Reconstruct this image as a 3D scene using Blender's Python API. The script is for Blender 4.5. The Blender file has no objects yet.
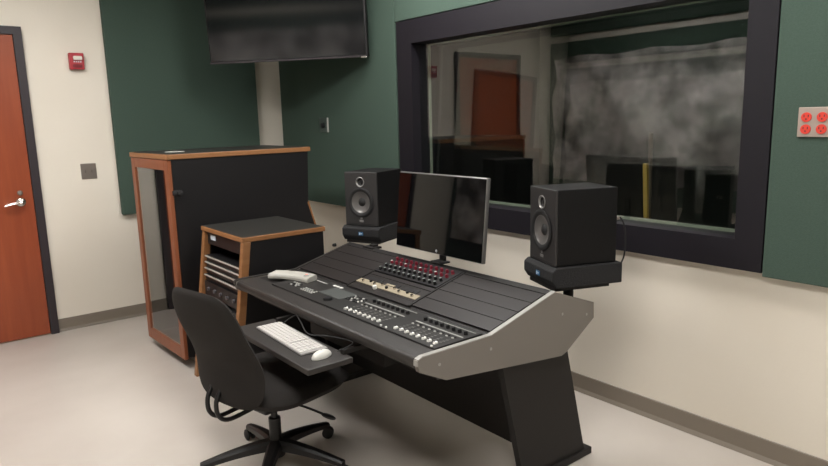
import bpy, bmesh, math, random
from mathutils import Vector, Matrix, Euler
random.seed(7)
R = math.radians
scene = bpy.context.scene
COL = scene.collection

# ------------------------------------------------------------------ camera, world, exposure
yaw, pit, rol = 0.898768, 0.177154, -0.025749
fw = Vector((math.cos(yaw)*math.cos(pit), math.sin(yaw)*math.cos(pit), -math.sin(pit)))
r0 = Vector((math.sin(yaw), -math.cos(yaw), 0)); u0 = r0.cross(fw)
rt = r0*math.cos(rol) + u0*math.sin(rol); up = rt.cross(fw)
cam_data = bpy.data.cameras.new('camera')
cam_data.sensor_width = 36; cam_data.lens = 645.8/828*36
cam = bpy.data.objects.new('camera', cam_data); COL.objects.link(cam)
M3 = Matrix((rt, up, -fw)).transposed()
cam.matrix_world = Matrix.Translation((0, 0, 1.5)) @ M3.to_4x4()
cam_data.clip_start = 0.02
scene.camera = cam
w = bpy.data.worlds.new('world'); scene.world = w; w.use_nodes = True
w.node_tree.nodes['Background'].inputs[0].default_value = (0.9, 0.95, 1, 1)
w.node_tree.nodes['Background'].inputs[1].default_value = 0.05
vs = scene.view_settings
vs.view_transform = 'Standard'; vs.look = 'None'; vs.gamma = 1; vs.exposure = 0.0
vs.use_curve_mapping = False
LIGHTS = [(0.25, 0.6, 24.0), (0.25, 3.5, 28.0), (2.0, 0.6, 15.0), (2.15, 2.8, 21.0)]   # troffer centre x, y, strength

# ------------------------------------------------------------------ materials
def lin(c):
    return tuple(((v/255)/12.92 if v/255 <= .04045 else ((v/255+.055)/1.055)**2.4) for v in c)+(1,)
def mat(name, rgb, rough=.5, metal=0, noise=None, bump=None, coat=0, emit=None, spec=.5, aniso=None):
    """rgb sRGB 0-255; noise=(scale, amount, rgb2, (sx,sy,sz)); bump=(scale,strength)"""
    m = bpy.data.materials.new(name); m.use_nodes = True
    nt = m.node_tree; b = nt.nodes['Principled BSDF']
    b.inputs['Base Color'].default_value = lin(rgb)
    b.inputs['Roughness'].default_value = rough; b.inputs['Metallic'].default_value = metal
    b.inputs['Coat Weight'].default_value = coat; b.inputs['Specular IOR Level'].default_value = spec
    if emit: b.inputs['Emission Color'].default_value = (1, .95, .86, 1); b.inputs['Emission Strength'].default_value = emit
    tc = nt.nodes.new('ShaderNodeTexCoord')
    if noise:
        mp = nt.nodes.new('ShaderNodeMapping'); mp.inputs['Scale'].default_value = noise[3] if len(noise) > 3 else (1, 1, 1)
        nt.links.new(tc.outputs['Object'], mp.inputs['Vector'])
        n = nt.nodes.new('ShaderNodeTexNoise'); n.inputs['Scale'].default_value = noise[0]; n.inputs['Detail'].default_value = 6
        nt.links.new(mp.outputs[0], n.inputs['Vector'])
        cr = nt.nodes.new('ShaderNodeValToRGB'); cr.color_ramp.elements[0].position = .5-noise[1]; cr.color_ramp.elements[1].position = .5+noise[1]
        cr.color_ramp.elements[0].color = lin(rgb); cr.color_ramp.elements[1].color = lin(noise[2])
        nt.links.new(n.outputs['Fac'], cr.inputs[0]); nt.links.new(cr.outputs[0], b.inputs['Base Color'])
    if bump:
        n2 = nt.nodes.new('ShaderNodeTexNoise'); n2.inputs['Scale'].default_value = bump[0]; n2.inputs['Detail'].default_value = 4
        nt.links.new(tc.outputs['Object'], n2.inputs['Vector'])
        bp = nt.nodes.new('ShaderNodeBump'); bp.inputs['Strength'].default_value = bump[1]; bp.inputs['Distance'].default_value = .01
        nt.links.new(n2.outputs['Fac'], bp.inputs['Height']); nt.links.new(bp.outputs[0], b.inputs['Normal'])
    return m
def glass_mat(name, ior, tint=(.93, .95, .93)):
    m = bpy.data.materials.new(name); m.use_nodes = True; nt = m.node_tree
    nt.nodes.clear()
    out = nt.nodes.new('ShaderNodeOutputMaterial'); mx = nt.nodes.new('ShaderNodeMixShader')
    tr = nt.nodes.new('ShaderNodeBsdfTransparent'); tr.inputs[0].default_value = tint+(1,)
    gl = nt.nodes.new('ShaderNodeBsdfGlossy'); gl.inputs['Roughness'].default_value = 0.0; gl.inputs[0].default_value = (1, 1, 1, 1)
    fr = nt.nodes.new('ShaderNodeFresnel'); fr.inputs['IOR'].default_value = ior
    ge = nt.nodes.new('ShaderNodeNewGeometry'); sb = nt.nodes.new('ShaderNodeMath'); sb.operation = 'SUBTRACT'; sb.inputs[0].default_value = 1
    mu = nt.nodes.new('ShaderNodeMath'); mu.operation = 'MULTIPLY'
    nt.links.new(ge.outputs['Backfacing'], sb.inputs[1]); nt.links.new(fr.outputs[0], mu.inputs[0]); nt.links.new(sb.outputs[0], mu.inputs[1])
    nt.links.new(mu.outputs[0], mx.inputs[0]); nt.links.new(tr.outputs[0], mx.inputs[1]); nt.links.new(gl.outputs[0], mx.inputs[2])
    nt.links.new(mx.outputs[0], out.inputs[0])
    return m
WALL = mat('painted_wall', (224, 216, 203), .6, noise=(3, .3, (220, 211, 197)), bump=(60, .05))
FLOOR = mat('vinyl_floor', (194, 186, 178), .38, noise=(2.2, .35, (178, 169, 160)), bump=(25, .02))
CEIL = mat('ceiling_tile', (225, 222, 214), .9)
BASE = mat('vinyl_base', (122, 112, 100), .5)
GREEN = mat('green_fabric', (70, 85, 76), .95, noise=(120, .3, (62, 78, 69)), bump=(300, .25), spec=.2)
FRAME = mat('dark_purple_paint', (23, 20, 26), .5, spec=.3)
STOP = mat('pale_glazing_stop', (118, 124, 112), .5)
DOORW = mat('orange_door_veneer', (152, 74, 42), .35, noise=(4, .3, (132, 58, 32), (6, 6, .5)))
DFRAME = mat('door_frame_paint', (44, 36, 41), .45)
CHROME = mat('chrome', (205, 200, 195), .2, 1)
STEEL = mat('brushed_steel', (150, 140, 132), .4, .8)
RED = mat('red_plastic', (165, 36, 46), .4)
ORANGE = mat('orange_plastic', (205, 62, 50), .4)
WHITE = mat('white_plastic', (206, 204, 197), .35)
LENS = mat('clear_lens', (225, 215, 205), .15)
BLK = mat('black_laminate', (21, 19, 20), .5, spec=.35)
BLKTOP = mat('charcoal_laminate_top', (34, 33, 30), .45)
BLKGLOSS = mat('black_gloss', (14, 14, 16), .12)
SCREEN = mat('black_glass_screen', (8, 8, 9), .03, spec=.4)
OAK = mat('oak_edging', (150, 106, 68), .45, noise=(5, .3, (132, 88, 52), (1, 1, 8)))
OAKH = mat('oak_edging_level', (150, 106, 68), .45, noise=(8, .3, (132, 88, 52), (3, 3, 20)))
CHERRY = mat('cherry_door_frame', (138, 82, 54), .4, noise=(5, .3, (122, 68, 42), (6, 6, .6)))
SILVER = mat('silver_side_laminate', (118, 112, 106), .45, .1)
SILVEDGE = mat('silver_edge', (152, 149, 144), .4, .1)
DESK = mat('desk_black', (40, 36, 34), .5, bump=(200, .08))
DESKD = mat('desk_dark', (27, 24, 23), .55, spec=.35)
RACKP = mat('rack_blank_panel', (32, 27, 26), .45, .1)
CONS = mat('console_surface', (34, 32, 31), .45)
LCD = mat('console_display', (70, 72, 70), .45)
STRIPM = mat('scribble_frame', (150, 150, 145), .4)
BTN = mat('grey_button', (165, 165, 160), .4)
BTND = mat('dark_button', (22, 22, 24), .4)
CAP = mat('white_fader_cap', (228, 226, 220), .35)
KNOBG = mat('grey_knob', (120, 125, 122), .4)
KNOBR = mat('red_knob', (112, 30, 44), .45)
BEIGE = mat('beige_faceplate', (158, 147, 126), .4, .2)
SPKF = mat('speaker_baffle', (42, 40, 40), .5)
SPKB = mat('speaker_vinyl', (15, 14, 15), .55, bump=(250, .1), spec=.25)
SPKT = mat('speaker_vinyl_top', (15, 14, 15), .55, bump=(250, .1), spec=.25)
CONE = mat('woofer_cone', (105, 102, 100), .28, .3)
RUB = mat('rubber_black', (24, 23, 24), .6)
RING = mat('tweeter_ring', (150, 148, 146), .35, .6)
FOAM = mat('foam_pad', (26, 25, 26), .9, bump=(150, .3))
BLUE = mat('blue_badge', (40, 92, 136), .3)
PALE = mat('pale_print', (200, 210, 220), .5)
FAB = mat('chair_fabric', (35, 32, 30), .85, noise=(200, .3, (41, 37, 35)), bump=(400, .3), spec=.3)
CHP = mat('chair_plastic', (20, 18, 19), .45)
QUILT = mat('grey_quilt', (240, 234, 229), .5, noise=(2.6, .12, (100, 95, 92)), bump=(8, .2))
KEYS = mat('key_white', (196, 192, 188), .4)
KEYB = mat('keyboard_base', (150, 147, 144), .4)
GEAR = mat('rack_gear_black', (28, 27, 28), .4, .2)
GEARD = mat('rack_gear_detail', (95, 92, 95), .4, .3)
WOODY = mat('yellow_wood', (150, 118, 52), .6)
WOODB = mat('brown_wood', (80, 66, 54), .6)
LIVEW = mat('live_room_wall', (48, 52, 50), .9)
DIFF = mat('light_diffuser', (255, 255, 255), .5)
GLASS = glass_mat('window_glass', 1.8); GLASSC = glass_mat('cabinet_glass', 2.5)

# ------------------------------------------------------------------ helpers
def box(bm, x0, x1, y0, y1, z0, z1, bev=0, seg=2):
    vs_ = [bm.verts.new((x, y, z)) for x in (x0, x1) for y in (y0, y1) for z in (z0, z1)]
    F = [(0, 1, 3, 2), (4, 6, 7, 5), (0, 4, 5, 1), (2, 3, 7, 6), (0, 2, 6, 4), (1, 5, 7, 3)]
    fs = [bm.faces.new([vs_[i] for i in f]) for f in F]
    if bev:
        es = list({e for f in fs for e in f.edges})
        bmesh.ops.bevel(bm, geom=es, offset=bev, segments=seg, affect='EDGES', profile=.5)
    return bm
def prism(bm, pts, axis, a, b, bev=0):
    """polygon pts extruded along axis (0,1,2) from a to b; pts are the two other coords in order"""
    def v(p, t):
        c = list(p); c.insert(axis, t); return bm.verts.new(c)
    A = [v(p, a) for p in pts]; B = [v(p, b) for p in pts]; n = len(pts)
    fs = [bm.faces.new(A), bm.faces.new(list(reversed(B)))]
    for i in range(n): fs.append(bm.faces.new((A[i], B[i], B[(i+1) % n], A[(i+1) % n])))
    bmesh.ops.recalc_face_normals(bm, faces=fs)
    if bev:
        es = list({e for f in fs for e in f.edges})
        bmesh.ops.bevel(bm, geom=es, offset=bev, segments=1, affect='EDGES')
    return bm
def cyl(bm, p0, p1, r0_, r1_=None, n=16):
    p0 = Vector(p0); p1 = Vector(p1); r1_ = r0_ if r1_ is None else r1_
    d = (p1-p0).normalized(); q = d.to_track_quat('Z', 'Y'); X = q @ Vector((1, 0, 0)); Y = q @ Vector((0, 1, 0))
    A = [bm.verts.new(p0+(X*math.cos(t)+Y*math.sin(t))*r0_) for t in [2*math.pi*i/n for i in range(n)]]
    B = [bm.verts.new(p1+(X*math.cos(t)+Y*math.sin(t))*r1_) for t in [2*math.pi*i/n for i in range(n)]]
    bm.faces.new(list(reversed(A))); bm.faces.new(B)
    for i in range(n): bm.faces.new((A[i], A[(i+1) % n], B[(i+1) % n], B[i]))
    return bm
def tube(bm, pts, r, n=8, sub=6, closed=False):
    P = [Vector(p) for p in pts]
    if sub and len(P) > 2:
        Q = []
        for i in range(len(P)-1):
            a = P[max(i-1, 0)]; b = P[i]; c = P[i+1]; d = P[min(i+2, len(P)-1)]
            for k in range(sub):
                t = k/sub
                Q.append(.5*((2*b)+(c-a)*t+(2*a-5*b+4*c-d)*t*t+(3*b-a-3*c+d)*t**3))
        Q.append(P[-1]); P = Q
    rings = []; ref = None
    for i, p in enumerate(P):
        d = (P[min(i+1, len(P)-1)]-P[max(i-1, 0)]).normalized()
        if ref is None: ref = d.orthogonal().normalized()
        ref = (ref-d*ref.dot(d)).normalized(); o = d.cross(ref)
        rings.append([bm.verts.new(p+(ref*math.cos(2*math.pi*k/n)+o*math.sin(2*math.pi*k/n))*r) for k in range(n)])
    for a, b in zip(rings, rings[1:]):
        for k in range(n): bm.faces.new((a[k], a[(k+1) % n], b[(k+1) % n], b[k]))
    bm.faces.new(list(reversed(rings[0]))); bm.faces.new(rings[-1])
    return bm
def lathe(bm, prof, origin=(0, 0, 0), axis=(0, 0, 1), n=28, cap=True):
    """prof: (radius, height along axis)"""
    o = Vector(origin); q = Vector(axis).to_track_quat('Z', 'Y'); rings = []
    for r_, h in prof:
        rings.append([bm.verts.new(o+q @ Vector((r_*math.cos(2*math.pi*k/n), r_*math.sin(2*math.pi*k/n), h))) for k in range(n)])
    for a, b in zip(rings, rings[1:]):
        for k in range(n): bm.faces.new((a[k], a[(k+1) % n], b[(k+1) % n], b[k]))
    if cap: bm.faces.new(list(reversed(rings[0]))); bm.faces.new(rings[-1])
    elif cap is False: [bm.faces.new((rings[-1][k], rings[-1][(k+1) % n], rings[0][(k+1) % n], rings[0][k])) for k in range(n)]
    return bm
def NB(): return bmesh.new()
def obj(name, bm, m, parent=None, loc=None, smooth=False, label=None):
    if loc is not None: bm.transform(Matrix.Translation(-Vector(loc)))
    me = bpy.data.meshes.new(name); bm.to_mesh(me); bm.free()
    if isinstance(m, (list, tuple)):
        for k in m: me.materials.append(k)
    else: me.materials.append(m)
    if smooth:
        me.shade_smooth()
        try: me.set_sharp_from_angle(angle=R(38))
        except Exception: pass
    o = bpy.data.objects.new(name, me); COL.objects.link(o)
    if parent is not None: o.parent = parent
    if label: o['label'] = label
    return o
def thing(name, label, cat, loc=(0, 0, 0), rz=0, group=None):
    o = bpy.data.objects.new(name, None); COL.objects.link(o); o.empty_display_size = .1
    o.location = loc; o.rotation_euler = (0, 0, rz); o['label'] = label; o['category'] = cat
    if group: o['group'] = group
    return o
def tag(o, label, cat, group=None):
    o['label'] = label; o['category'] = cat
    if group: o['group'] = group
    return o
def struct(o): o['kind'] = 'structure'; return o
def copy_tree(o, parent=None):
    c = o.copy(); COL.objects.link(c)
    if parent is not None: c.parent = parent
    for ch in [k for k in bpy.data.objects if k.parent is o]: copy_tree(ch, c)
    return c
def solo(name, bm, m, label, cat, loc, group=None, smooth=False):
    o = obj(name, bm, m, None, loc, smooth); o.location = loc; return tag(o, label, cat, group)

XL, XR, YF, YB, ZC = -.80, 2.77, -1.7, 5.255, 2.78
PX = 2.72        # face of the panels on the right wall
# ------------------------------------------------------------------ room shell
struct(obj('floor', box(NB(), XL-.1, 6.2, YF-.1, YB+.1, -.1, 0), FLOOR))
struct(obj('ceiling', box(NB(), XL-.1, 6.2, YF-.1, YB+.1, ZC, ZC+.1), CEIL))
struct(obj('wall_back', box(NB(), XL-.1, 6.2, YB, YB+.1, 0, ZC), WALL))
struct(obj('wall_left', box(NB(), XL-.1, XL, YF, YB, 0, ZC), WALL))
struct(obj('wall_front', box(NB(), XL-.1, 6.2, YF-.1, YF, 0, ZC), WALL))
b = NB(); WY0, WY1, WZ0, WZ1 = 1.20, 3.50, .90, 2.05
box(b, XR, 2.96, YF, WY0, 0, ZC); box(b, XR, 2.96, WY1, YB, 0, ZC)
box(b, XR, 2.96, WY0, WY1, 0, WZ0); box(b, XR, 2.96, WY0, WY1, WZ1, ZC)
struct(obj('wall_right', b, WALL))
struct(obj('wall_far', box(NB(), 6.1, 6.2, YF, YB, 0, ZC), LIVEW))
b = NB(); box(b, 2.965, 6.1, YB-.06, YB-.005, .0, ZC); box(b, 2.965, 6.1, YF+.005, YF+.06, 0, ZC)
struct(obj('wall_side', b, LIVEW))
# baseboards
b = NB(); prism(b, [(YB-.001, .001), (YB-.014, .001), (YB-.006, .02), (YB-.005, .093), (YB-.001, .095)], 0, .79, XR-.001)
struct(obj('baseboard_back', b, BASE))
b = NB(); prism(b, [(XR-.001, .001), (XR-.018, .001), (XR-.006, .02), (XR-.005, .096), (XR-.001, .099)], 1, YF+.001, YB-.015)
struct(obj('baseboard_right', b, BASE))
b = NB(); prism(b, [(XL+.001, .001), (XL+.018, .001), (XL+.006, .02), (XL+.005, .096), (XL+.001, .099)], 1, YF+.001, YB-.015)
struct(obj('baseboard_left', b, BASE))
# door
dr = bpy.data.objects.new('door_1', None); COL.objects.link(dr); dr['kind'] = 'structure'; dr.location = (.28, YB, 0)
L = (.28, YB, 0)
b = NB()
prism(b, [(-.222, .001), (-.222, 2.174), (.788, 2.174), (.788, .001), (.735, .001), (.735, 2.122), (-.169, 2.122), (-.169, .001)], 1, YB-.035, YB-.001)
obj('door_frame', b, DFRAME, dr, L)
leaf = obj('door_leaf', box(NB(), -.166, .732, YB-.02, YB-.002, .008, 2.119), DOORW, dr, L)
b = NB(); lathe(b, [(.0, .0), (.029, .0), (.031, .006), (.026, .012), (.013, .016), (.012, .05), (.0, .052)], (.655, YB-.02, .985), (0, -1, 0))
tube(b, [(.655, YB-.066, .985), (.63, YB-.07, .985), (.585, YB-.07, .978), (.55, YB-.068, .968)], .009)
obj('lever_handle', b, CHROME, leaf, L, True)
b = NB(); lathe(b, [(0, 0), (.017, 0), (.018, .006), (.012, .012), (0, .013)], (.655, YB-.02, 1.05), (0, -1, 0))
obj('lock_cylinder', b, STEEL, leaf, L, True)
# ceiling lights
for i, (x, y, s) in enumerate(LIGHTS):
    t = thing('ceiling_light', ['white ceiling light panel above the door side, nearer the camera', 'white ceiling light panel above the door side, near the back wall',
              'white ceiling light panel above the window side, nearer the camera', 'white ceiling light panel above the mixing desk'][i], 'light', (x, y, ZC), group='ceiling light panels')
    b = NB(); prism(b, [(x-.30, y-.61), (x+.30, y-.61), (x+.30, y+.61), (x-.30, y+.61)], 2, ZC-.03, ZC-.001)
    obj('light_frame', b, WHITE, t, (x, y, ZC))
    d = DIFF.copy(); d.node_tree.nodes['Principled BSDF'].inputs['Emission Color'].default_value = (1, .985, .96, 1)
    d.node_tree.nodes['Principled BSDF'].inputs['Emission Strength'].default_value = s
    obj('diffuser', box(NB(), x-.28, x+.28, y-.59, y+.59, ZC-.034, ZC-.0305), d, t, (x, y, ZC))

# ------------------------------------------------------------------ studio window
wi = bpy.data.objects.new('window_1', None); COL.objects.link(wi); wi['kind'] = 'structure'; L = (PX, 2.35, .832); wi.location = L
IY0, IY1, IZ0, IZ1 = 1.25, 3.40, .962, 1.975
def ring(b, x0, x1, oy0, oy1, oz0, oz1, iy0, iy1, iz0, iz1):
    box(b, x0, x1, oy0, iy0, oz0, oz1); box(b, x0, x1, iy1, oy1, oz0, oz1)
    box(b, x0, x1, iy0, iy1, oz0, iz0); box(b, x0, x1, iy0, iy1, iz1, oz1)
b = NB(); ring(b, PX, XR-.001, 1.135, 3.555, .832, 2.123, IY0, IY1, IZ0, IZ1)
ring(b, XR-.001, 2.96, 1.205, 3.495, .905, 2.045, IY0, IY1, IZ0, IZ1)
obj('window_frame', b, FRAME, wi, L)
b = NB(); ring(b, 2.862, 2.880, IY0, IY1, IZ0, IZ1, IY0+.007, IY1-.007, IZ0+.012, IZ1-.007)
obj('glazing_stop', b, STOP, wi, L)
obj('front_pane', box(NB(), 2.785, 2.790, IY0+.002, IY1-.002, IZ0+.002, IZ1-.002), GLASS, wi, L)
TL = -2.2
b = NB(); box(b, -.0025, .0025, IY0+.004, IY1-.004, -.499, .499)
b.transform(Matrix.Translation((2.913, 0, 1.4685)) @ Matrix.Rotation(R(-TL), 4, 'Y'))
obj('rear_pane', b, glass_mat('rear_glass', 1.72), wi, L)
# stick leaning behind the glass
solo('wooden_pole', cyl(NB(), (3.40, 2.05, 0), (3.40, 2.07, 1.377), .012), WOODB, 'tall thin brown pole standing upright in the room behind the window', 'pole', (3.40, 2.05, 0), smooth=True)
b = NB(); box(b, -.009, .009, -.012, .012, 0, 1.24, .003); b.transform(Matrix.Translation((3.0, 1.785, 0)) @ Matrix.Rotation(R(-3), 4, 'X'))
solo('wooden_stick', b, WOODY, 'short yellow wooden slat standing upright just behind the window glass', 'slat', (3.0, 1.80, 0))

# ------------------------------------------------------------------ acoustic panels
solo('acoustic_panel', box(NB(), 1.31, 2.475, 5.205, YB-.001, .822, 2.76, .004), GREEN, 'large dark green fabric wall panel behind the tall black cabinet', 'wall panel', (1.9, YB, .822))
solo('acoustic_panel', box(NB(), PX, XR-.001, 3.575, YB-.002, .822, 2.76, .004), GREEN, 'dark green fabric wall panel between the room corner and the window, behind the left speaker', 'wall panel', (XR, 4.4, .822))
solo('acoustic_panel', box(NB(), PX, XR-.001, 1.139, 3.57, 2.128, 2.76, .004), GREEN, 'green fabric wall panel directly above the big window frame', 'wall panel', (XR, 2.4, 2.13))
solo('acoustic_panel', box(NB(), PX, XR-.001, -1.2, 1.130, .818, 2.76, .004), GREEN, 'green fabric wall panel right of the window with the orange outlets', 'wall panel', (XR, 0, .818))
solo('acoustic_panel', box(NB(), XL+.001, XL+.05, 1.2, 5.22, 2.40, 2.76, .004), GREEN, 'narrow green fabric wall panel just under the ceiling above the grey quilt', 'wall panel', (XL, 3, 2.40))
solo('acoustic_panel', box(NB(), XL+.001, XL+.05, 1.2, 5.22, .5, 2.32, .004), GREEN, 'green fabric wall panel seen only as a reflection in the window, behind the grey quilt', 'wall panel', (XL, 3, .5))
solo('acoustic_panel', box(NB(), -.5, 2.5, YF+.001, YF+.05, .3, 2.5, .004), GREEN, 'green fabric wall panel added unseen behind the viewer, to darken the television reflection', 'wall panel', (1, YF, .3))  # unseen panel, added so the television mirrors something dark
# quilted baffle on left wall (seen reflected in the window)
b = NB(); ny, nz = 120, 50; g = []
for j in range(nz+1):
    row = []
    for i in range(ny+1):
        y = 2.3+2.82*i/ny; z = .72+1.42*j/nz
        yy = y+.03*math.sin(z*9)*(i/ny)**6; zz = z+.012*math.sin(y*7)*(j/nz)**6
        x = XL+.10+.032*math.sin(y*8.3+1.5*math.sin(z*4))*math.sin(z*9.5+1.2*math.sin(y*3.1))+.012*math.sin(y*17+z*6)
        row.append(b.verts.new((x, yy, zz)))
    g.append(row)
for j in range(nz):
    for i in range(ny): b.faces.new((g[j][i], g[j][i+1], g[j+1][i+1], g[j+1][i]))
border = [g[0][i] for i in range(ny+1)]+[g[j][ny] for j in range(1, nz+1)]+[g[nz][i] for i in range(ny-1, -1, -1)]+[g[j][0] for j in range(nz-1, 0, -1)]
bk = [b.verts.new((XL+.052, v.co.y, v.co.z)) for v in border]
for i in range(len(border)): b.faces.new((border[i], bk[i], bk[(i+1) % len(bk)], border[(i+1) % len(bk)]))
b.faces.new(bk); bmesh.ops.recalc_face_normals(b, faces=b.faces[:])
solo('quilted_baffle', b, QUILT, 'grey quilted acoustic blanket reflected in the big window, with a wavy outline', 'baffle', (XL, 3.7, .72), smooth=True)

# ------------------------------------------------------------------ small wall fixtures
t = thing('fire_alarm', 'small red fire alarm with clear strobe, high on the wall right of the door', 'fire alarm', (1.11, YB, 1.90)); L = (1.11, YB, 1.90)
obj('housing', box(NB(), 1.062, 1.158, YB-.045, YB-.001, 1.899, 2.014, .006), RED, t, L)
obj('strobe_lens', box(NB(), 1.085, 1.145, YB-.062, YB-.0445, 1.962, 1.992, .008), LENS, t, L, True, 'clear strobe lens')
b = NB()
for k in range(4): box(b, 1.088+k*.014, 1.096+k*.014, YB-.047, YB-.0449, 1.948, 1.956)
obj('lettering', b, PALE, t, L)
obj('sounder_grille', box(NB(), 1.080, 1.142, YB-.049, YB-.0445, 1.912, 1.934, .003), mat('dark_red', (120, 24, 34), .5), t, L)
t = thing('switch_plate', 'brushed steel switch plate on the cream wall below the red alarm', 'switch', (1.11, YB, 1.11)); L = (1.11, YB, 1.11)
obj('plate', box(NB(), 1.061, 1.166, YB-.008, YB-.001, 1.112, 1.226, .003), STEEL, t, L)
for k in (1.093, 1.136): obj('toggle', box(NB(), k-.006, k+.006, YB-.018, YB-.0075, 1.158, 1.182, .003), STEEL, t, L)
t = thing('wall_outlet', 'steel outlet plate with four orange sockets right of the window', 'outlet', (PX, .978, 1.388)); L = (PX, .978, 1.388)
obj('plate', box(NB(), PX-.008, PX-.0005, .920, 1.036, 1.388, 1.500, .003), CHROME and mat('outlet_plate', (168, 154, 144), .4, .3), t, L)
for yy in (1.006, .952):
    for zz in (1.418, 1.463):
        b = NB(); lathe(b, [(0, 0), (.0185, 0), (.018, .004), (0, .0045)], (PX-.0078, yy, zz), (-1, 0, 0), 20); so = obj('socket', b, ORANGE, t, L, True)
        b = NB(); box(b, PX-.0128, PX-.0121, yy-.009, yy-.006, zz, zz+.009); box(b, PX-.0128, PX-.0121, yy+.006, yy+.009, zz, zz+.009)
        cyl(b, (PX-.0128, yy, zz-.007), (PX-.0121, yy, zz-.007), .003, n=10); obj('slot', b, DFRAME, so, L)
t = thing('volume_control', 'dark control plate with chrome edge on the green panel left of the speaker', 'control plate', (PX, 4.54, 1.46)); L = (PX, 4.54, 1.46)
obj('plate', box(NB(), PX-.008, PX-.0005, 4.475, 4.60, 1.40, 1.515, .003), mat('dark_plate', (72, 82, 77), .4, .2), t, L)
b = NB(); lathe(b, [(0, 0), (.02, 0), (.018, .018), (0, .02)], (PX-.0078, 4.535, 1.455), (-1, 0, 0), 20); obj('knob', b, BTND, t, L, True)
obj('edge_trim', box(NB(), PX-.014, PX-.0003, 4.467, 4.4745, 1.40, 1.515, .002), BTN, t, L)
b = NB(); lathe(b, [(0, 0), (.014, 0), (.014, .02), (.008, .03), (0, .031)], (XR-.001, 4.53, .474), (-1, 0, 0), 18)
solo('wall_bumper', b, RUB, 'tiny round black bumper on the cream wall behind the left end of the desk', 'bumper', (XR, 4.53, .474), smooth=True)

# ------------------------------------------------------------------ television in the corner
ta = R(128); e = Vector((math.cos(ta), math.sin(ta), 0))
TVC = Vector((2.285, 4.285, 1.925))
t = thing('television', 'large black flat screen television hung high in the room corner', 'television', TVC, ta)
TLT = Matrix.Rotation(R(-4.1), 4, 'X')     # local: x along screen (to viewer's left), +y = toward the viewer
def tvb(b): b.transform(TLT); return b
b = NB(); box(b, -.607, .607, -.045, 0, 0, .70, .006); obj('casing', tvb(b), BLK, t)
b = NB(); box(b, -.594, .594, .0002, .0022, .016, .688); obj('screen', tvb(b), mat('television_glass', (14, 14, 16), .10, spec=.55), t)
b = NB(); box(b, -.607, .607, -.012, .004, -.004, .008, .002); obj('bottom_trim', tvb(b), mat('tv_trim', (70, 66, 68), .25, .6), t)
b = NB(); box(b, -.60, -.56, -.02, .006, -.008, .004, .002); obj('corner_light', tvb(b), CHROME, t)
b = NB(); box(b, -.2, .2, -.075, -.046, .20, .56, .004); obj('bracket_plate', tvb(b), DESKD, t)
b = NB(); cyl(b, (0, -.07, .40), (.02, -.20, .42), .025); cyl(b, (.02, -.20, .42), (.22, -.575, .42), .022)
box(b, .18, .26, -.60, -.565, .32, .52); obj('mount_arm', b, DESKD, t)

# ------------------------------------------------------------------ tall equipment cabinet
L = (1.7, 4.18, 0)
t = thing('equipment_cabinet', 'tall black equipment cabinet with oak-edged top and framed glass door', 'cabinet', L)
CX0, CX1, CY0, CY1, CZ = 1.262, 2.19, 3.85, 4.495, 1.292
b = NB(); prism(b, [(CX0, .07), (CX0, CZ), (CX1, CZ), (CX1-.015, .96), (CX1+.035, .80), (CX1+.08, .62), (CX1+.08, .07)], 1, CY0, CY0+.018); obj('side_panel', b, BLK, t, L)
b = NB(); prism(b, [(CX0, .07), (CX0, CZ), (CX1, CZ), (CX1-.015, .96), (CX1+.035, .80), (CX1+.08, .62), (CX1+.08, .07)], 1, CY1-.018, CY1); obj('side_panel', b, BLK, t, L)
b = NB(); prism(b, [(CX1-.012, .955), (CX1+.084, .62), (CX1+.078, .615), (CX1-.022, .945)], 1, CY0-.003, CY1+.003)
obj('back_edging', b, OAK, t, L)
obj('back_panel', box(NB(), CX1-.07, CX1-.052, CY0+.018, CY1-.018, .07, CZ), BLK, t, L)
obj('bottom_panel', box(NB(), CX0, CX1-.075, CY0+.018, CY1-.018, .07, .09), BLK, t, L)
obj('plinth', box(NB(), CX0+.05, CX1-.05, CY0+.03, CY1-.03, .03, .07), BLK, t, L)
for x_, y_ in ((CX0+.09, CY0+.07), (CX0+.09, CY1-.10), (CX1-.12, CY0+.07), (CX1-.12, CY1-.10)):
    b = NB(); cyl(b, (x_, y_-.012, .0235), (x_, y_+.012, .0235), .023); obj('caster', b, RUB, t, L, True)
b = NB(); box(b, CX0-.028, CX1+.02, CY0-.006, CY1+.01, CZ, CZ+.030, .003); tp = obj('top', b, OAKH, t, L, label='oak-edged top')
obj('laminate', box(NB(), CX0-.022, CX1+.014, CY0, CY1+.004, CZ+.0295, CZ+.0315), BLKTOP, tp, L)
b = NB(); x0, x1 = CX0-.024, CX0-.002; y0, y1, z0, z1 = CY0, CY1, .062, CZ-.004
box(b, x0, x1, y0, y0+.06, z0, z1, .002); box(b, x0, x1, y1-.06, y1, z0, z1, .002)
box(b, x0, x1, y0+.06, y1-.06, z0, z0+.07, .002); box(b, x0, x1, y0+.06, y1-.06, z1-.06, z1, .002)
dd = obj('door', b, CHERRY, t, L, label='cherry framed door')
obj('door_glass', box(NB(), CX0-.016, CX0-.011, y0+.058, y1-.058, z0+.068, z1-.058), GLASSC, dd, L)
for z_ in (1.16, .62):
    obj('hinge', box(NB(), CX0-.010, CX0+.004, CY0+.056, CY0+.075, z_, z_+.035), DESKD, dd, L)
b = NB(); lathe(b, [(0, 0), (.014, 0), (.012, .02), (.016, .03), (0, .033)], (CX0+.03, CY0, 1.095), (0, -1, 0), 14); box(b, CX0-.01, CX0+.045, CY0-.006, CY0, 1.08, 1.11, .002)
obj('latch', b, RUB, t, L, True)
for z_ in (.35, .6, .85):   # dark gear inside
    obj('rack_unit', box(NB(), CX0+.30, CX0+.75, CY0+.06, CY1-.06, z_, z_+.12), GEAR, t, L)
b = NB(); lathe(b, [(0, 0), (.06, 0), (.06, .002), (.016, .0022), (0, .0022)], (1.38, 4.13, CZ+.0325), n=30)
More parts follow.
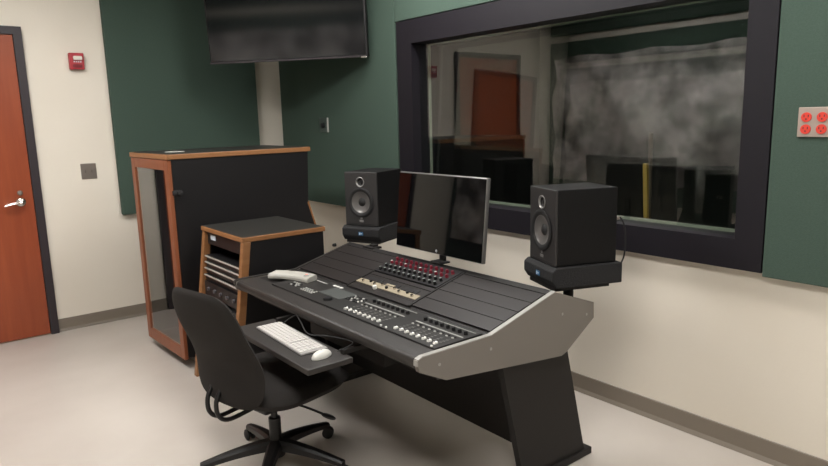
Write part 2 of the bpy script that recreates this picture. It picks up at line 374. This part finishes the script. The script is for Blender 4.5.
solo('compact_disc', b, WHITE, 'white disc lying on top of the tall cabinet', 'disc', (1.38, 4.13, CZ+.0325), smooth=True)

# the cabinet stands turned a little from the wall
t.rotation_euler = (0, 0, R(2.2)); t.location = (1.7-.0127, 4.18+.0177, 0)
# ------------------------------------------------------------------ short rack cabinet
L = (1.6, 3.44, 0)
t = thing('rack_cabinet', 'short black rack cabinet with oak legs and top edge beside the desk', 'cabinet', L)
RY0, RY1, RZ = 3.155, 3.728, .876
def fx(z): return 1.275+(z/.876)*.105     # sloping front
for y_ in (RY0, RY1-.018):
    b = NB(); prism(b, [(fx(.0)+.02, .03), (fx(RZ)+.02, RZ), (1.85, RZ), (1.85, .03)], 1, y_+.001, y_+.017); obj('side_panel', b, BLK, t, L)
for y_ in (RY0-.004, RY1-.036):
    b = NB(); prism(b, [(fx(0)-.03, 0.001), (fx(RZ)-.012, RZ), (fx(RZ)+.028, RZ), (fx(0)+.01, 0.001)], 1, y_, y_+.04, .002); obj('front_leg', b, OAK, t, L, label='oak front leg')
obj('back_panel', box(NB(), 1.832, 1.849, RY0+.018, RY1-.018, .03, RZ), BLK, t, L)
obj('bottom_panel', box(NB(), 1.33, 1.83, RY0+.018, RY1-.018, .05, .07), BLK, t, L)
tp = obj('top', box(NB(), 1.360, 1.862, RY0-.004, RY1+.004, RZ, RZ+.026, .003), OAKH, t, L, label='oak-edged top')
obj('laminate', box(NB(), 1.365, 1.857, RY0+.001, RY1-.001, RZ+.0255, RZ+.0275), BLKTOP, tp, L)
gy0, gy1 = RY0+.045, RY1-.045
RL = {0: 'black rack amplifier at the top of the short rack, with small pale logo'}
b = NB(); x = fx(.83)+.005; box(b, x, x+.35, gy0, gy1, .80, .872); g_ = obj('rack_unit', b, GEAR, t, L)
b = NB(); box(b, x-.002, x, gy1-.12, gy1-.05, .83, .858); obj('badge', b, PALE, g_, L)
for k, z_ in enumerate((.725, .690, .655, .615)):
    x = fx(z_)-.004
    g_ = obj('rack_unit', box(NB(), x+.006, x+.33, gy0, gy1, z_-.022, z_+.010), GEAR, t, L)
    obj('silver_bar', box(NB(), x-.004, x+.0055, gy0-.006, gy1+.006, z_, z_+.007, .001), mat('bar_silver', (200, 198, 190), .3, .4), g_, L)
for k, z_ in enumerate((.50, .40, .31, .22, .13)):
    x = fx(z_)+.004
    g_ = obj('rack_unit', box(NB(), x, x+.33, gy0, gy1, z_, z_+.085), GEAR, t, L)
    for q in range(5):
        b = NB(); cyl(b, (x-.012, gy0+.06+q*.09, z_+.045), (x, gy0+.06+q*.09, z_+.045), .011, n=12); obj('knob', b, GEARD, g_, L)

# ------------------------------------------------------------------ mixing desk
DY0, DY1 = 1.60, 3.09
L = (1.75, 2.345, 0)
t = thing('studio_desk', 'wide black studio mixing desk with angled silver side panels', 'desk', L)
prof = [(1.275, .679), (1.276, .699), (1.298, .706), (1.622, .704), (1.985, .800), (2.239, .708), (2.242, .640), (2.064, .532), (2.03, .522), (1.40, .596), (1.281, .656)]
for y_ in (DY0, DY1-.018):
    sp = obj('side_panel', prism(NB(), prof, 1, y_, y_+.018), SILVER, t, L, label='silver side panel')
    b = NB()
    ins = []
    for i in range(4):       # light edging strip along the top edge
        (xa, za), (xb, zb) = prof[i], prof[i+1]
        dx, dz = xb-xa, zb-za; l_ = math.hypot(dx, dz); nx, nz = dz/l_, -dx/l_
        prism(b, [(xa, za), (xb, zb), (xb-nx*.004, zb-nz*.004), (xa-nx*.004, za-nz*.004)], 1, y_-.001, y_+.019)
    obj('edging', b, SILVEDGE if y_ == DY0 else DESK, sp, L)
    ys = y_-.0015 if y_ == DY0 else y_+.0195
    for (x_, z_) in ((1.37, .662), (1.62, .655), (2.03, .70), (2.19, .665)):
        obj('screw', cyl(NB(), (x_, ys, z_), (x_, ys+(.003 if y_ == DY0 else -.003), z_), .006, n=10), SILVEDGE, sp, L)
iy0, iy1 = DY0+.018, DY1-.018
obj('desk_body', prism(NB(), [(1.37, .60), (1.40, .698), (1.618, .698), (1.98, .792), (2.20, .71), (2.20, .64), (2.04, .55)], 1, iy0, iy1), DESKD, t, L)
b = NB(); prism(b, [(1.284, .662), (1.280, .684), (1.284, .696), (1.296, .702), (1.395, .7045), (1.395, .655), (1.37, .64), (1.31, .645)], 1, iy0+.001, iy1-.001, .002)
obj('armrest', b, DESK, t, L, True)
obj('rear_trim', prism(NB(), [(1.955, .794), (1.985, .803), (1.999, .799), (1.999, .78), (1.955, .78)], 1, iy0, iy1), DESKD, t, L)
# rack bays
def slope(x): return .703+(x-1.62)*(.097/.36)
sdir = Vector((.36, 0, .097)).normalized(); snor = Vector((-sdir.z, 0, sdir.x))
def on_slope(b, s0, s1, y0, y1, h0, h1, bev=0):
    box(b, s0, s1, y0, y1, h0, h1, bev)
    Mx = Matrix((sdir, Vector((0, 1, 0)), snor)).transposed().to_4x4()
    b.transform(Matrix.Translation((1.62, 0, .703)) @ Mx); return b
SL = math.hypot(.36, .097)
BY = [(1.622, 2.094), (2.104, 2.576), (2.586, 3.066)]
for bi in (0, 2):
    y0, y1 = BY[bi]; n_ = 4; hgt = (SL-.055)/n_
    for k in range(n_):
        p_ = obj('blank_panel', on_slope(NB(), .022+k*hgt+.0015, .022+(k+1)*hgt-.0015, y0+.003, y1-.003, -.003, .004, .001), RACKP, t, L)
for yy in (2.099, 2.581):
    obj('bay_divider', on_slope(NB(), .012, SL-.02, yy-.005, yy+.005, -.006, .006), DESKD, t, L)
y0, y1 = BY[1]
obj('blank_panel', on_slope(NB(), .012, .046, y0+.003, y1-.003, -.003, .004, .001), RACKP, t, L)
obj('blank_panel', on_slope(NB(), .150, .176, y0+.003, y1-.003, -.003, .004, .001), RACKP, t, L)
# legs, feet, modesty panel
for y_ in (DY0+.022, DY1-.052):
    lg = obj('leg', prism(NB(), [(1.70, .575), (1.83, .03), (2.225, .03), (2.09, .545)], 1, y_, y_+.03), DESKD, t, L)
    obj('foot', box(NB(), 1.62, 2.265, y_-.012, y_+.05, .001, .032, .003), DESKD, t, L)
obj('modesty_panel', prism(NB(), [(1.93, .10), (1.80, .57), (1.82, .57), (1.95, .10)], 1, DY0+.053, DY1-.053), DESKD, t, L)
# keyboard tray
tr = obj('keyboard_tray', box(NB(), 1.06, 1.255, 1.965, 2.62, .592, .615, .004), DESK, t, L, label='black pull-out keyboard tray')
for y_ in (2.02, 2.56): obj('tray_slide', box(NB(), 1.24, 1.62, y_-.010, y_+.010, .6152, .632), DESKD, tr, L)
obj('tray_hanger', box(NB(), 1.42, 1.60, 2.0, 2.58, .52, .60), DESKD, tr, L)
# speaker shelves (fixed to the desk back corners) and small bracket
def frame_at(P, ang):   # local x = along front face away from near corner, y = depth
    return P, ang
def shelf(P, ang, W, D, post):
    b = NB(); box(b, -.0, W, 0.0, D, .784, .798, .002); b.transform(Matrix.Translation((P[0], P[1], 0)) @ Matrix.Rotation(ang, 4, 'Z'))
    s = obj('speaker_shelf', b, DESKD, t, L)
    b = NB(); tube(b, [(post[0], post[1], .72), (post[0], post[1], .786)], .02, sub=0); obj('shelf_post', b, DESKD, s, L, True)
# right speaker: near corner PR, front edge direction 68 deg, depth direction -22 deg
PR = Vector((2.035, 1.645)); aR = R(68); PLf = Vector((2.118, 2.993)); aL = R(-68)
# local frame F: x along front edge (width), y = depth (away from the listener)
def fr_R(x, y): e_ = Vector((math.cos(aR), math.sin(aR))); d_ = Vector((math.cos(R(-22)), math.sin(R(-22)))); return PR+e_*x+d_*y
def fr_L(x, y): e_ = Vector((math.cos(R(112)), math.sin(R(112)))); d_ = Vector((math.cos(R(22)), math.sin(R(22)))); return PLf+e_*x+d_*y
SW, SD, SH = .222, .285, .313
for fr in (fr_R, fr_L):
    c = [fr(.0, .0), fr(SW, .0), fr(SW, SD-.03), fr(0, SD-.03)]
    s = obj('speaker_shelf', prism(NB(), [(p.x, p.y) for p in c], 2, .783, .797), DESKD, t, L)
    m_ = fr(SW*.5, SD*.45)
    obj('shelf_post', cyl(NB(), (m_.x, m_.y, .70), (m_.x, m_.y, .784), .022), DESKD, s, L, True)
b = NB(); box(b, 1.99, 2.02, 2.86, 2.90, .76, .815); box(b, 1.965, 2.03, 2.84, 2.93, .795, .805)
obj('cable_bracket', b, DESKD, t, L)

# speakers
def carve(o, cutters):
    for (r_, y, z, x0_, x1_) in cutters:
        b = NB(); cyl(b, (x0_, y, z), (x1_, y, z), r_, n=48)
        c = obj('cutter', b, RUB, o.parent); md = o.modifiers.new('cut', 'BOOLEAN'); md.operation = 'DIFFERENCE'; md.object = c; md.solver = 'EXACT'
        bpy.context.view_layer.update(); dg = bpy.context.evaluated_depsgraph_get(); me = bpy.data.meshes.new_from_object(o.evaluated_get(dg)); o.modifiers.clear()
        old = o.data; o.data = me; bpy.data.objects.remove(c); bpy.data.meshes.remove(old)
def speaker(fr, cx, depthang, label, padlabel, wid_sign):
    c = fr(SW/2, SD/2); zb = .8855
    # local: +x toward listener (front), y lateral, z up
    ang = depthang+math.pi
    t = thing('studio_monitor_speaker', label, 'speaker', (c.x, c.y, zb), ang, group='monitor speakers on the desk')
    hx, hw = SD/2, SW/2
    t_cab = obj('cabinet', box(NB(), -hx, hx-.012, -hw, hw, 0, SH, .004), SPKB, t)
    b = NB(); box(b, hx-.0118, hx, -hw, hw, 0.0, SH, .003); bf = obj('front_baffle', b, SPKF, t)
    carve(bf, [(.066, 0, .138, hx-.03, hx+.02), (.022, 0, .255, hx-.03, hx+.02)])
    f = hx
    b = NB(); lathe(b, [(.0245, -.002), (.0285, .002), (.029, .004), (.0265, .005), (.0215, .001), (.0215, -.002)], (f, 0, .255), (1, 0, 0), 36, False); tw = obj('tweeter', b, RING, bf, None, True)
    b = NB(); lathe(b, [(.0218, -.001), (.015, -.006), (.011, -.008), (.008, -.003), (.0005, -.001)], (f, 0, .255), (1, 0, 0), 28, None); obj('tweeter_dome', b, RUB, tw, None, True)
    b = NB(); lathe(b, [(.072, -.004), (.086, .002), (.087, .006), (.080, .009), (.070, .007), (.063, .003)], (f, 0, .138), (1, 0, 0), 44, False); wf = obj('woofer', b, RUB, bf, None, True)
    b = NB(); lathe(b, [(.0655, .002), (.061, .003), (.057, .000), (.040, -.006), (.024, -.0105)], (f, 0, .138), (1, 0, 0), 44, None); obj('woofer_cone', b, CONE, wf, None, True)
    b = NB(); lathe(b, [(.025, -.0105), (.021, -.006), (.012, -.002), (0, -.001)], (f, 0, .138), (1, 0, 0), 28); obj('dust_cap', b, RUB, wf, None, True)
    b = NB(); box(b, f, f+.0015, -.014, .014, .022, .034, .0005); cyl(b, (f, 0, .045), (f+.0015, 0, .045), .007); obj('maker_mark', b, mat('mark_grey', (110, 108, 108), .4), bf)
    b = NB(); box(b, f, f+.001, -.085, .085, .008, .012); obj('port_slot', b, RUB, bf)
    p = thing('isolation_pad', padlabel, 'speaker pad', (c.x, c.y, .798), ang, group='isolation pads under the speakers')
    hx2, hw2 = SD/2+.020, SW/2+.018
    b = NB(); prism(b, [(-hx2, .002), (-hx2, .085), (hx2-.018, .085), (hx2, .070), (hx2, .03), (hx2-.02, 0.0), (-hx2, 0.0)][1:], 1, -hw2, hw2, .003)
    pf = obj('foam_block', b, FOAM, p)
    b = NB(); box(b, hx2, hx2+.002, -.012, .020, .034, .054, .0008); bd = obj('badge', b, BLUE, p, label='blue badge')
    b = NB(); box(b, hx2+.0018, hx2+.0026, -.006, .002, .038, .050); box(b, hx2+.0018, hx2+.0026, .005, .014, .042, .047); obj('badge_mark', b, PALE, bd)
speaker(fr_R, 0, R(-22), 'black two-way studio speaker at the near right end of the desk, before the window', 'black foam pad with blue badge under the right speaker', 1)
speaker(fr_L, 0, R(22), 'black two-way studio speaker at the far left end of the desk by the green panel', 'black foam pad with blue badge under the left speaker', 1)
def cp(x, y, z): p = fr_R(x, y); return (p.x, p.y, z)
L = Vector(cp(.02, SD+.04, 1.0))
t2 = thing('speaker_cable', 'thin black cable hanging behind the right speaker', 'cable', L)
b = NB(); tube(b, [cp(.05, SD+.022, 1.062), cp(.03, SD+.035, 1.064), cp(.022, SD+.05, 1.03), cp(.018, SD+.055, .96), cp(.018, SD+.05, .90), cp(.03, SD+.038, .86), cp(.06, SD+.026, .84)], .0035); obj('cord', b, RUB, t2, L, True)
b = NB(); cyl(b, cp(.056, SD+.003, 1.061), cp(.032, SD+.033, 1.063), .0075, n=12); obj('plug', b, STEEL, t2, L, True, 'pale plug')

# ------------------------------------------------------------------ computer monitor
L = Vector((1.985, 2.305, .805))
t = thing('computer_monitor', 'wide black computer screen with silver edge on a post behind the desk', 'monitor', L)
tl = Matrix.Rotation(R(5.5), 4, 'Y')
def mm(b): b.transform(Matrix.Translation((-.012, .0, .046)) @ tl); return b     # local: screen faces -x
b = NB(); box(b, -.004, .018, -.310, .318, 0, .382, .005, 3); obj('silver_casing', mm(b), mat('monitor_silver', (120, 118, 116), .35, .6), t, None, True, 'silver casing')
b = NB(); box(b, -.0065, -.0038, -.304, .316, .004, .376, .001); obj('screen', mm(b), SCREEN, t)
b = NB(); lathe(b, [(0, 0), (.007, 0), (.007, .0008), (0, .001)], (-.0066, 0, .016), (-1, 0, 0), 20); obj('maker_mark', mm(b), mat('mark_pale', (150, 150, 155), .3), t)
b = NB(); box(b, .0185, .036, -.012, .022, .008, .16, .003); obj('post', b, RUB, t)
b = NB(); box(b, -.02, .04, -.035, .045, .0, .009, .003); obj('post_base', b, RUB, t)

# ------------------------------------------------------------------ mixing console in the desk
L = Vector((1.5, 2.24, .705))
t = thing('mixing_console', 'flat black mixing control surface with white faders set into the desk', 'mixing console', L)
obj('surface', box(NB(), 1.373, 1.606, 1.628, 2.865, .7046, .7110, .001), CONS, t, L)
Z = .7110; MARK = mat('mark_print', (120, 118, 114), .5); SLOT = mat('fader_slot_grey', (92, 90, 88), .5)
obj('display', box(NB(), 1.462, 1.562, 2.385, 2.565, Z-.0005, Z+.0015), LCD, t, L, label='grey display')
def fbank(ya, yb):
    n = 8; st = (ya-yb)/(n-1)
    for k in range(n):
        y = ya-st*k
        b = NB(); box(b, 1.395, 1.478, y-.0012, y+.0012, Z-.0003, Z+.0006); obj('fader_slot', b, SLOT, t, L)
        x = 1.407+random.uniform(-.002, .002)
        b = NB(); prism(b, [(x-.009, Z), (x-.007, Z+.009), (x, Z+.006), (x+.007, Z+.009), (x+.009, Z)], 1, y-.0052, y+.0052, .0008)
        obj('fader_cap', b, CAP, t, L, label='white fader cap')
        for xx in (1.430, 1.446, 1.462):
            obj('level_mark', box(NB(), xx-.0015, xx+.0015, y-.0055, y+.0055, Z-.0002, Z+.0009), MARK, t, L)
        for xx, mm_ in ((1.488, BTN), (1.500, BTND)):
            obj('button', box(NB(), xx-.003, xx+.003, y-.005, y+.005, Z, Z+.004, .0008), mm_, t, L)
        b = NB(); cyl(b, (1.552, y, Z), (1.552, y, Z+.013), .0085, .0075, 14); obj('encoder_knob', b, BTND, t, L, True)
    ya_, yb_ = ya+st*.6, yb-st*.6
    b = NB(); box(b, 1.516, 1.523, yb_, ya_, Z, Z+.0016); box(b, 1.583, 1.587, yb_, ya_, Z, Z+.0016); obj('strip_frame', b, STRIPM, t, L, label='pale meter strip')
fbank(2.241, 2.006); fbank(1.892, 1.662)
for (x, y) in ((1.383, 1.958), (1.383, 1.925), (1.378, 1.65), (1.50, 2.29), (1.515, 2.285)): obj('indicator', cyl(NB(), (x, y, Z), (x, y, Z+.005), .0045, n=10), CAP, t, L)
for k in range(12):      # left cluster
    x = 1.435+.016*(k % 3); y = 2.80-.022*(k//3)
    obj('button', box(NB(), x-.004, x+.004, y-.006, y+.006, Z, Z+.004, .0008), BTN if random.random() < .6 else BTND, t, L)
for k in range(18):
    x = 1.425+.014*(k % 3); y = 2.66-.019*(k//3)
    obj('button', box(NB(), x-.0035, x+.0035, y-.005, y+.005, Z, Z+.004, .0008), BTN if random.random() < .75 else BTND, t, L)
for k in range(3): obj('button', box(NB(), 1.568, 1.580, 2.60-.028*k-.011, 2.60-.028*k+.009, Z, Z+.004, .0008), CAP, t, L)
for k in range(20):
    x = 1.49+.018*(k % 4); y = 2.372-.020*(k//4)
    obj('button', box(NB(), x-.004, x+.004, y-.005, y+.005, Z, Z+.004, .0008), BTN if random.random() < .45 else BTND, t, L)
b = NB(); lathe(b, [(0, 0), (.022, 0), (.021, .01), (.012, .012), (0, .010)], (1.425, 2.42, Z)); obj('jog_wheel', b, BTND, t, L, True)
obj('name_strip', box(NB(), 1.565, 1.572, 2.66, 2.76, Z, Z+.001), BTN, t, L)

# ------------------------------------------------------------------ gear in the middle bay
L = Vector((1.72, 2.34, .73))
t = thing('monitor_controller', 'rack unit with beige front strip and small chrome knobs in the middle desk bay', 'audio unit', L)
obj('faceplate', on_slope(NB(), .048, .148, y0+.002, y1-.002, -.004, .003, .001), RACKP, t, L)
obj('beige_strip', on_slope(NB(), .060, .095, y0+.012, y1-.004, .003, .007, .001), BEIGE, t, L, label='beige strip')
for k in range(3):
    yc = y1-.10-k*.135
    b = NB()
    on_slope(b, .097, .128, yc-.052, yc+.052, .003, .006, .001); obj('recess', b, BTND, t, L)
    b = NB(); on_slope(b, .097, .110, yc-.03, yc+.035, .006, .009, .001); obj('label_plate', b, BEIGE if k == 1 else RACKP, t, L)
for k in range(9):
    b = NB(); on_slope(b, 0, 0.0001, 0, 0.0001, 0, .0001); b.free()
    yc = y1-.05-k*.047; c0 = Vector((1.62, 0, .703))+sdir*(.075+(.012 if k % 2 else 0))+Vector((0, yc, 0))
    obj('knob', cyl(NB(), c0+snor*.006, c0+snor*.016, .007, n=12), BTND if k % 3 == 1 else CHROME, t, L, True)
c0 = Vector((1.62, 0, .703))+sdir*.052+Vector((0, 2.40, 0))
obj('volume_knob', cyl(NB(), c0+snor*.003, c0+snor*.018, .010, n=16), CAP, t, L, True)
L = Vector((1.88, 2.34, .77))
t = thing('rack_mixer', 'rack unit crowded with grey and red knobs in front of the computer screen', 'audio unit', L)
obj('faceplate', on_slope(NB(), .180, SL-.026, y0+.002, y1-.002, -.004, .010, .001), GEAR, t, L)
for r_ in range(4):
    for k in range(12):
        yc = y1-.03-k*.0375; c0 = Vector((1.62, 0, .703))+sdir*(.200+r_*.037)+Vector((0, yc, 0))
        red = r_ >= 2
        kn = obj('knob', cyl(NB(), c0+snor*.010, c0+snor*.024, .0085, .007, n=12), KNOBR if red else BTND, t, L, True, 'red knob' if red else 'dark knob')
        obj('knob_cap', cyl(NB(), c0+snor*.024, c0+snor*.0255, .006, n=10), (KNOBR if (r_ == 3 or k % 3) else BTN) if red else KNOBG, kn, L, True)

# ------------------------------------------------------------------ keyboard, mouse, white device
L = Vector((1.18, 2.32, .6155)); t = thing('computer_keyboard', 'slim white computer keyboard on the pull-out tray', 'keyboard', L)
def kb(b): b.transform(Matrix.Translation((1.178, 2.318, .616)) @ Matrix.Rotation(R(-2.5), 4, 'Z')); return b
obj('base', kb(box(NB(), -.058, .058, -.213, .213, 0, .008, .002)), KEYB, t, L)
rows = 6; kw = .0205
for r_ in range(rows):
    y = .208; x0_ = -.054+r_*.0182; hh = .0155 if r_ < 5 else .010
    while y > -.20:
        if .208-.295 < y-.001 < .208-.288 or -.150 < y < -.143: y -= .004
        w_ = kw
        if r_ == 0 and .10 > y > .02: w_ = .095
        if y-w_ < -.211: break
        obj('key', kb(box(NB(), x0_, x0_+hh, y-w_+.0015, y-.0005, .008, .0112, .0006, 1)), KEYS, t, L)
        y -= w_+.0015
        if abs(y+.088) < .011 or abs(y+.150) < .011: y -= .004
b = NB(); bmesh.ops.create_uvsphere(b, u_segments=24, v_segments=14, radius=1)
for v in b.verts:
    v.co = Vector((v.co.x*.025, v.co.y*.046, max(v.co.z, 0)*.027+.002 if v.co.z > -.2 else 0))
b.transform(Matrix.Translation((1.165, 2.045, .616)) @ Matrix.Rotation(R(-78), 4, 'Z'))
L = Vector((1.165, 2.045, .616)); t = thing('computer_mouse', 'white rounded computer mouse on the right side of the tray', 'mouse', L)
obj('shell', b, WHITE, t, L, True)
b = NB(); bmesh.ops.create_uvsphere(b, u_segments=10, v_segments=8, radius=.0045); b.transform(Matrix.Translation((1.145+.02, 2.025, .6425)) @ Matrix.Translation((.0, .02, -.0005))); obj('scroll_ball', b, KEYB, t, L, True)
b = NB(); tube(b, [(1.235, 2.50, .6168+.003), (1.28, 2.46, .66), (1.25, 2.36, .665), (1.22, 2.24, .645), (1.25, 2.14, .655), (1.29, 2.02, .650), (1.22, 2.02, .632)], .0022)
solo('keyboard_cable', b, RUB, 'thin black cable looping above the white keyboard', 'cable', (1.25, 2.3, .65), smooth=True)
# curved white device
L = Vector((1.50, 2.87, .7112)); t = thing('desk_phone', 'curved white remote handset lying on the left end of the desk', 'handset', L)
b = NB(); N = 16; top = []; bot = []
A0 = Vector((1.440, 2.985)); A1 = Vector((1.537, 2.748))   # centre line ends
d_ = (A1-A0); pn = Vector((-d_.y, d_.x)).normalized()
if pn.x < 0: pn = -pn
rows_ = []
for i in range(N+1):
    s = i/N; c = A0+d_*s; bow = .022*4*s*(1-s); c = c+pn*bow
    hw_ = .040
    inner = c-pn*hw_; outer = c+pn*hw_
    rows_.append([b.verts.new((inner.x, inner.y, .7115)), b.verts.new((inner.x, inner.y, .730)), b.verts.new(((c.x*.15+inner.x*.85), (c.y*.15+inner.y*.85), .736)),
                  b.verts.new((c.x*.3+outer.x*.7, c.y*.3+outer.y*.7, .742)), b.verts.new((outer.x, outer.y, .734)), b.verts.new((outer.x, outer.y, .7115))])
for a_, c_ in zip(rows_, rows_[1:]):
    for k in range(6): b.faces.new((a_[k], a_[(k+1) % 6], c_[(k+1) % 6], c_[k]))
b.faces.new(rows_[0][::-1]); b.faces.new(rows_[-1]); bmesh.ops.recalc_face_normals(b, faces=b.faces[:])
bmesh.ops.bevel(b, geom=[e_ for e_ in b.edges if len(e_.link_faces) == 2 and e_.calc_face_angle(0) > .5], offset=.003, segments=2, affect='EDGES')
obj('housing', b, mat('handset_white', (166, 163, 155), .4), t, L, True)
b = NB(); lathe(b, [(0, 0), (.015, 0), (.014, .004), (0, .0055)], (1.524, 2.782, .7395)); bt = obj('round_button', b, BTN, t, L, True)
b = NB(); lathe(b, [(0, 0), (.008, 0), (.007, .002), (0, .0025)], (1.524, 2.782, .7445)); obj('button_cap', b, mat('coral', (205, 120, 105), .4), bt, L, True)

# ------------------------------------------------------------------ office chair
CC = Vector((1.142, 2.442, 0)); PH = R(12)
t = thing('office_chair', 'black fabric armless office chair on a five-star base pulled up to the desk', 'chair', CC, PH)
# seat cushion: rounded
def grid_cushion(fn, nu, nv):
    b = NB(); T_ = []; B_ = []
    for i in range(nu+1):
        T_.append([b.verts.new(fn(i/nu, j/nv, 1)) for j in range(nv+1)])
        B_.append([b.verts.new(fn(i/nu, j/nv, -1)) for j in range(nv+1)])
    for i in range(nu):
        for j in range(nv):
            b.faces.new((T_[i][j], T_[i+1][j], T_[i+1][j+1], T_[i][j+1])); b.faces.new((B_[i][j], B_[i][j+1], B_[i+1][j+1], B_[i+1][j]))
    for i in range(nu):
        b.faces.new((T_[i][0], B_[i][0], B_[i+1][0], T_[i+1][0])); b.faces.new((T_[i][nv], T_[i+1][nv], B_[i+1][nv], B_[i][nv]))
    for j in range(nv):
        b.faces.new((T_[0][j], T_[0][j+1], B_[0][j+1], B_[0][j])); b.faces.new((T_[nu][j], B_[nu][j], B_[nu][j+1], T_[nu][j+1]))
    bmesh.ops.recalc_face_normals(b, faces=b.faces[:]); return b
def squircle(u, v, p=4):
    # map square [-1,1]^2 to rounded square
    m_ = max(abs(u), abs(v))
    if m_ == 0: return 0, 0
    l_ = (abs(u)**p+abs(v)**p)**(1/p); k = m_/l_
    return u*k, v*k
def seat_fn(a, c, s):
    u, v = squircle(2*a-1, 2*c-1, 3.5); r_ = (abs(u)**3.5+abs(v)**3.5)**(1/3.5)
    edge = math.sqrt(max(0, 1-min(1, r_)**6))
    x = u*.25+.035; y = v*.272
    if s > 0: z = .405+.048*edge - .015*max(0, u)**3
    else: z = .405-.072*edge*(.55+.45*(1-r_*r_))
    return (x, y, z)
obj('seat', grid_cushion(seat_fn, 24, 24), FAB, t, None, True)
def back_fn(a, c, s):
    w_ = 2*c-1; h = 2*a-1; h2, w2 = squircle(h, w_, 4.2); r_ = min(1, (abs(h2)**4.2+abs(w2)**4.2)**(1/4.2))
    edge = math.sqrt(max(0, 1-r_**5))
    hh = (h2+1)/2
    z = .385+hh*.495
    x = -.245 - .02*math.sin(hh*math.pi) - .095*hh**2.1 + .035*math.exp(-((hh-.35)/.25)**2)
    x += .04*w2*w2*(1-.6*hh)         # wraps forward at the sides
    half = .228 - .022*hh**2
    th = (.030 if s > 0 else -.024)*edge
    return (x+th, w2*half, z+.01*edge*hh)
obj('backrest', grid_cushion(back_fn, 30, 24), FAB, t, None, True)
b = NB()
for w_ in (-.0, .06):
    tube(b, [(-.245, w_-.0, .46), (-.275, w_-.0, .41), (-.272, w_-.0, .35), (-.23, w_-.0, .315), (-.14, w_-.0, .315), (-.05, w_-.02, .335)], .0095, 10)
obj('back_bar', b, CHP, t, None, True)
b = NB(); box(b, -.11, .13, -.09, .09, .305, .352, .01); obj('tilt_mechanism', b, CHP, t)
b = NB(); tube(b, [(.0, -.08, .33), (.01, -.20, .333), (.01, -.30, .333)], .005, 8); lv = obj('lever', b, CHP, t, None, True)
b = NB(); bmesh.ops.create_uvsphere(b, u_segments=14, v_segments=10, radius=1)
for v in b.verts: v.co = Vector((.01+v.co.x*.013, -.335+v.co.y*.042, .331+v.co.z*.009))
obj('paddle', b, CHP, lv, None, True)
b = NB(); cyl(b, (0, 0, .12), (0, 0, .235), .026, n=20); cyl(b, (0, 0, .235), (0, 0, .31), .014, n=16); cyl(b, (0, 0, .06), (0, 0, .125), .037, .034, n=20)
obj('gas_column', b, CHP, t, None, True)
for k, deg in enumerate((15, 87, 159, 231, 303)):
    a = R(deg)-PH; dx, dy = math.cos(a), math.sin(a); sx, sy = -dy, dx
    b = NB(); prev = None; sec = []
    for s in [i/8 for i in range(9)]:
        r_ = .02+s*.30; z = .115-.048*s**1.6; hw_ = .030-.014*s; hh = .022-.010*s
        sec.append([b.verts.new((dx*r_+sx*q_*hw_, dy*r_+sy*q_*hw_, z+p_*hh)) for q_, p_ in ((-1, -1), (1, -1), (1, .4), (.55, 1), (-.55, 1), (-1, .4))])
    for A, B in zip(sec, sec[1:]):
        for q_ in range(6): b.faces.new((A[q_], A[(q_+1) % 6], B[(q_+1) % 6], B[q_]))
    b.faces.new(sec[0][::-1]); b.faces.new(sec[-1]); bmesh.ops.recalc_face_normals(b, faces=b.faces[:])
    lg = obj('base_leg', b, CHP, t, None, True)
    cx_, cy_ = dx*.32, dy*.32; ra = a+.6+k; wx, wy = math.cos(ra), math.sin(ra)
    b = NB()
    for sg in (-1, 1):
        lathe(b, [(0, -.008), (.020, -.008), (.026, -.004), (.026, .004), (.020, .008), (0, .008)], (cx_+wx*.013*sg, cy_+wy*.013*sg, .0265), (wx, wy, 0), 18)
    cyl(b, (cx_, cy_, .03), (cx_, cy_, .064), .008, n=10)
    obj('caster', b, RUB, lg, None, True)
